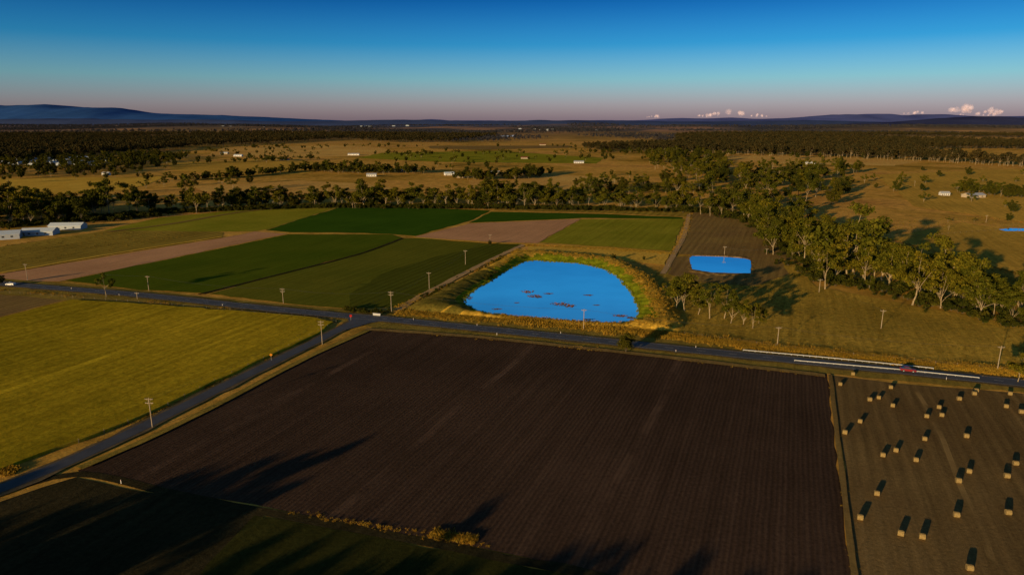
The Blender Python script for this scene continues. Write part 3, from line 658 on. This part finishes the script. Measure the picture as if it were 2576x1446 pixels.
for (nm,u,v,w,l,h,r,wa,ro_) in [("farmhouse",2448,497,20,11,3,.2,cream,zinc),("farm_shed",2375,492,9,6,2.6,-.1,None,None),("farm_shed",1456,411,18,8,3,.1,None,None),("farmhouse",1130,441,14,9,3,.3,None,bluer),("farmhouse",1160,447,12,8,3,0,cream,bluer),("farmhouse",1190,441,14,9,3,-.2,cream,redr),("farmhouse",1245,438,14,9,3,.2,cream,None),("farm_shed",935,444,14,7,2.8,.1,None,None),("farmhouse",1012,432,14,9,3,.1,cream,bluer),("farm_shed",890,391,26,8,3,.05,None,None),("farmhouse",716,404,18,10,3,0,cream,redr),("farmhouse",600,394,18,10,3,0,None,bluer),("farmhouse",565,388,18,10,3,0,cream,bluer),("farm_shed",268,441,10,6,3,0,None,None),("farmhouse",1365,366,20,10,3,0,cream,redr),("farmhouse",1320,400,16,9,3,0,cream,redr),("farmhouse",2035,414,20,10,3,0,None,bluer)]:
    building(nm,u,v,w,l,h,r,wa,ro_)
def village(name,px,n,s0,s1):
    m=MB()
    for x,y,z,s_ in fill(px,n,s0,s1):
        r=random.uniform(-.4,.4); w,l,h=14*s_,9*s_,3.2*s_; m.box((x,y,z+h/2),(w,l,h),r,0); m.box((x,y,z+h+.5*s_),(w*1.05,l*1.1,1.2*s_),r,1,.6)
    m.obj(name,[bluew,bluer])
village("distant_village",[(0,412),(60,402),(260,402),(330,408),(240,416),(40,418)],70,.8,1.7)
village("distant_town",[(880,317),(1040,315),(1060,319),(900,321)],14,2,4); village("distant_town",[(1300,325),(1560,324),(1560,328),(1300,330)],10,1.2,2); village("distant_town",[(560,318),(760,316),(760,320),(560,322)],8,1.5,3)

# ------------------------------------------------------------ power poles & wires
wood=plain("pole_timber",(.34,.27,.19),.9,.1,.2); wirem=plain("wire",(.08,.08,.08),.6,.3,.05); insm=plain("insulator",(.4,.38,.35),.3,.5,.05)
def pole(u,v,hpx,arms=1,rot=None):
    x,y=S(u,v); h=hpx*MPP(u,v)*1.04; m=MB(); m.tube((0,0,-.2),(0,0,h),.15,.11,8,0,True)
    for a in range(arms):
        z=h-.5-a*1.1; m.box((0,0,z),(2.2,.12,.13))
        for q in (-1.0,-.5,.5,1.0): m.tube((q,0,z+.07),(q,0,z+.3),.05,.035,6,1,True)
        m.tube((-.8,0,z),(0,0,z-.7),.03,.03,4,0); m.tube((.8,0,z),(0,0,z-.7),.03,.03,4,0)
    r=-.09 if rot is None else rot; m.obj("power_pole",[wood,insm],loc=(x,y,0),rot=r); return (x,y,h-.2,r)
A=[pole(70,706,42),pole(375,732,38),pole(713,763,38,2),pole(985,787,54,2),pole(1468,829,52),pole(1955,869,48),pole(2508,933,64)]
B=[A[3],pole(1080,727,42),pole(1171,666,36),pole(1233,616,26)]
C=[A[3],pole(811,866,60,2),pole(384,1076,79,2)]
D_=[pole(2216,827,48),pole(2060,736,34),pole(1928,641,16),pole(1822,642,22)]
for u,v,h in [(2480,560,18),(2300,470,14),(346,753,18),(560,470,12),(130,520,16)]: pole(u,v,h)
wm_=MB()
for ch in (A,B,C,D_):
    for a,b in zip(ch[:-1],ch[1:]):
        for off in (-1.0,.5,1.0):
            pr=None
            for s_ in range(9):
                t=s_/8; q=(a[0]+(b[0]-a[0])*t+off,a[1]+(b[1]-a[1])*t,a[2]+(b[2]-a[2])*t-4*t*(1-t)*1.6)
                if pr: wm_.tube(pr,q,.010,.010,3,0)
                pr=q
wm_.obj("power_lines",[wirem])

# ------------------------------------------------------------ fences
postm=plain("fence_timber",(.22,.18,.13),.9,.1,.2)
def fence(px,gap=6,name="farm_fence"):
    w=[S(*q) for q in px]; m=MB()
    for a,b in zip(w[:-1],w[1:]):
        L=math.hypot(b[0]-a[0],b[1]-a[1]); n=max(1,int(L/gap))
        for i in range(n): t=i/n; m.tube((a[0]+(b[0]-a[0])*t,a[1]+(b[1]-a[1])*t,-.1),(a[0]+(b[0]-a[0])*t,a[1]+(b[1]-a[1])*t,1.25),.07,.06,5,0,True)
        for z in (.4,.8,1.15): m.tube((a[0],a[1],z),(b[0],b[1],z),.012,.012,3,0)
    m.obj(name,[postm])
fence([(1735,540),(1724,590),(1695,645),(1672,690)]); fence([(1722,842),(2000,880),(2300,910),(2576,938)]); fence([(0,736),(350,762),(640,789),(800,803),(846,812),(700,888),(540,962),(380,1043),(130,1140)]); fence([(2100,700),(2300,760),(2576,826)]); fence([(2240,600),(2576,575)]); fence([(0,570),(400,548),(630,524),(860,518),(1250,521),(1740,533)])
railm=plain("galvanised_rail",(.42,.42,.42),.45,.4,.08)
def guard(px):
    w=[S(*q) for q in px]; m=MB()
    for a,b in zip(w[:-1],w[1:]):
        L=math.hypot(b[0]-a[0],b[1]-a[1]); n=int(L/2); r=math.atan2(b[1]-a[1],b[0]-a[0]); mx,my=(a[0]+b[0])/2,(a[1]+b[1])/2
        for i in range(n+1):
            t=i/n; m.box((a[0]+(b[0]-a[0])*t,a[1]+(b[1]-a[1])*t,.4),(.14,.14,.8),r)
        for z in (.58,.74): m.box((mx,my,z),(L,.22,.11),r)
        m.box((mx,my,.66),(L,.16,.05),r)
    m.obj("guard_rail",[railm])
guard([(1869,884),(2100,905),(2347,930)]); guard([(1998,910),(2250,932),(2462,954)])
m=MB(); m.box((0,0,.55),(3.4,.3,1.1)); m.box((0,0,1.16),(3.6,.4,.12)); x,y=S(948,795); m.obj("culvert_headwall",[railm],loc=(x,y,.02),rot=-.3)
orange=plain("sign_yellow",(.75,.28,.02),.5,.3,.05); signw=plain("sign_white",(.75,.75,.75),.5,.3,.05); red=plain("sign_red",(.6,.03,.02),.5,.3,.05)
def sign(u,v,shape,rot=0):
    x,y=S(u,v); m=MB(); m.tube((0,0,-.1),(0,0,2.6),.04,.04,6,0,True)
    ang=[math.pi/2*i for i in range(4)] if shape=='diamond' else [math.pi/4*i+math.pi/8 for i in range(8)]
    f=[(math.cos(a)*.55,-.05,2.3+math.sin(a)*.55) for a in ang]; b=[(p[0],-.08,p[2]) for p in f]
    m.quad(f,1); m.quad(b[::-1],1)
    for i in range(len(f)): m.quad([f[i],f[(i+1)%len(f)],b[(i+1)%len(f)],b[i]],1)
    m.obj("warning_sign" if shape=='diamond' else "stop_sign",[railm,orange if shape=='diamond' else red],loc=(x,y,0),rot=rot)
sign(683,908,'diamond',.3); sign(883,808,'oct',.4)
def marker(u,v):
    x,y=S(u,v); m=MB(); m.box((0,0,.5),(.12,.05,1.0),0,0); m.box((0,-.03,.85),(.08,.02,.12),0,1); m.obj("guide_post",[signw,red],loc=(x,y,0))
for u,v in [(1040,806),(1200,820),(1410,840),(1560,858),(1750,876),(560,770),(300,744),(180,728),(1700,886),(1250,843),(2380,956),(305,1216)]: marker(u,v)

# ------------------------------------------------------------ cars
tyre=plain("tyre_rubber",(.02,.02,.02),.8,.2,.05)
def car(name,u,v,rot,col,ute=False):
    x,y=S(u,v); e=empty(name,(x,y,.36),rot); paint=plain(name+"_paint",col,.3,.6,.04)
    def extr(prof,wb,wt,zs,ze,mi,m):
        n=len(prof); b=len(m.v)
        for s_ in (-1,1):
            for px_,pz in prof:
                t=(pz-zs)/(ze-zs); m.v.append((px_,s_*(wb+(wt-wb)*t)/2,pz))
        for i in range(n): j=(i+1)%n; m.f.append((b+i,b+j,b+n+j,b+n+i)); m.m.append(mi)
        m.f.append(tuple(b+i for i in reversed(range(n)))); m.m.append(mi); m.f.append(tuple(b+n+i for i in range(n))); m.m.append(mi)
    m=MB(); extr([(-2.25,.35),(-1.85,.28),(1.9,.28),(2.3,.38),(2.3,.68),(2.15,.82),(1.1,.98),(-2.1,1.02),(-2.28,.85)],1.84,1.72,.28,1.02,0,m); m.obj("body",[paint],parent=e)
    cab=[(-1.95,1.0),(1.0,.97),(.25,1.5),(-.2,1.56),(-1.2,1.52)] if not ute else [(-.45,1.0),(1.0,.97),(.4,1.6),(-.3,1.62)]
    m=MB(); extr(cab,1.66,1.34,.97,1.56,0,m); m.obj("windows",[glassm],parent=e)
    rf=[(-1.25,1.51),(.28,1.49),(.1,1.60),(-.9,1.60)] if not ute else [(-.45,1.6),(.42,1.58),(.2,1.68),(-.35,1.68)]
    m=MB(); extr(rf,1.40,1.30,1.49,1.6,0,m); m.obj("roof",[paint],parent=e)
    m=MB()
    for a in (-1.4,1.4):
        for s_ in (-1,1):
            m.tube((a,s_*.72,.33),(a,s_*.94,.33),.33,.33,14,0,True); m.tube((a,s_*.93,.33),(a,s_*.955,.33),.18,.16,10,1,True)
    m.obj("wheels",[tyre,zinc],parent=e)
    m=MB()
    for s_ in (-1,1): m.box((2.25,s_*.62,.66),(.14,.34,.14),0,0); m.box((-2.24,s_*.66,.78),(.12,.26,.16),0,1)
    m.obj("lights",[signw,red],parent=e)
    if ute:
        m=MB(); m.box((-1.35,0,1.12),(1.7,1.7,.22)); m.obj("tray",[paint],parent=e)
rd=Vector((*S(2500,958),0))-Vector((*S(2100,918),0)); ra=math.atan2(rd.y,rd.x)
car("red_car",2283,936,ra,(.20,.010,.012)); car("white_ute",28,719,math.pi-.15,(.7,.7,.7),True)

# ------------------------------------------------------------ hay bales
k=N("hay_bale_straw"); tc=k.n('ShaderNodeTexCoord').outputs['Object']
wv=k.n('ShaderNodeTexWave',wave_type='RINGS',rings_direction='X'); k.l(tc,wv.inputs[0]); wv.inputs['Scale'].default_value=2.6; wv.inputs['Distortion'].default_value=1.5
straw=k.out(k.mix(1.0,k.ramp(k.noise(tc,4,4),[(.3,(.23,.16,.062)),(.7,(.36,.26,.11))]),k.ramp(wv.outputs['Fac'],[(.2,.75),(.8,1.1)]),'MULTIPLY'))
m=MB(); R=.62; n=22; prof=[(-.56,0),(-.56,R*.9),(-.50,R),(-.2,R*1.01),(.2,R*1.01),(.50,R),(.56,R*.9),(.56,0)]
for px_,r in prof:
    for i in range(n):
        a=6.283*i/n; rr=r*(1+.02*math.sin(a*5+px_*9)); z=math.sin(a)*rr+R
        m.v.append((px_,math.cos(a)*rr,max(z,.03)))
for j in range(len(prof)-1):
    for i in range(n): m.f.append((j*n+i,j*n+(i+1)%n,(j+1)*n+(i+1)%n,(j+1)*n+i)); m.m.append(0)
bale=m.mesh("hay_bale",[straw])
for u,v in [(2113,970),(2145,944),(2187,1009),(2210,1004),(2240,978),(2245,1024),(2163,1064),(2125,1092),(2330,1051),(2361,1028),(2368,1048),(2412,1007),(2450,994),(2325,1108),(2430,1101),(2220,1149),(2253,1137),(2303,1161),(2410,1214),(2437,1190),(2530,1026),(2568,1040),(2540,994),(2532,1202),(2554,1170),(2205,1246),(2163,1307),(2265,1347),(2319,1355),(2405,1300),(2535,1294),(2438,1434),(2455,986),(2600,1100),(2620,1250)]:
    x,y=S(u,v); place("hay_bale",bale,(x,y,.05),math.radians(-22+random.uniform(-8,8)) ,random.uniform(.93,1.03))

# ------------------------------------------------------------ light & sky
sd=bpy.data.lights.new("sun",'SUN'); sd.energy=5.0; sd.angle=math.radians(.5); sd.color=(1,.69,.32)
so=bpy.data.objects.new("sun",sd); so.rotation_euler=LD.to_track_quat('-Z','Y').to_euler(); so.location=(-200,-200,200); scene.collection.objects.link(so)
w=bpy.data.worlds.new("World"); scene.world=w; w.use_nodes=True; nt=w.node_tree
sky=nt.nodes.new('ShaderNodeTexSky'); sky.sky_type='NISHITA'; sky.sun_disc=False; sky.sun_elevation=SUN_EL; sky.sun_rotation=math.pi+SUN_AZ
tc=nt.nodes.new('ShaderNodeTexCoord'); sp=nt.nodes.new('ShaderNodeSeparateXYZ'); nt.links.new(tc.outputs['Generated'],sp.inputs[0])
rp=nt.nodes.new('ShaderNodeValToRGB'); nt.links.new(sp.outputs[2],rp.inputs[0]); e=rp.color_ramp.elements
st=[(0,(.38,.35,.90)),(.022,(.33,.37,.88)),(.055,(.19,.40,.78)),(.10,(.035,.25,.62)),(.16,(.006,.11,.38)),(.24,(.055,.34,.62)),(.45,(.11,.11,.14))]
while len(e)<len(st): e.new(.5)
for i,(p_,c_) in enumerate(st): e[i].position=p_; e[i].color=(*c_,1)
mx=nt.nodes.new('ShaderNodeMix'); mx.data_type='RGBA'; mx.blend_type='MULTIPLY'; mx.inputs[0].default_value=1
nt.links.new(sky.outputs[0],mx.inputs[6]); nt.links.new(rp.outputs[0],mx.inputs[7])
vs_=nt.nodes.new('ShaderNodeVectorMath'); vs_.operation='SCALE'; vs_.inputs['Scale'].default_value=1.7
nt.links.new(mx.outputs[2],vs_.inputs[0])
bg=nt.nodes['Background']; bg.inputs['Strength'].default_value=.15
nt.links.new(vs_.outputs[0],bg.inputs['Color'])
scene.view_settings.view_transform='Standard'; scene.view_settings.look='None'; scene.view_settings.exposure=0
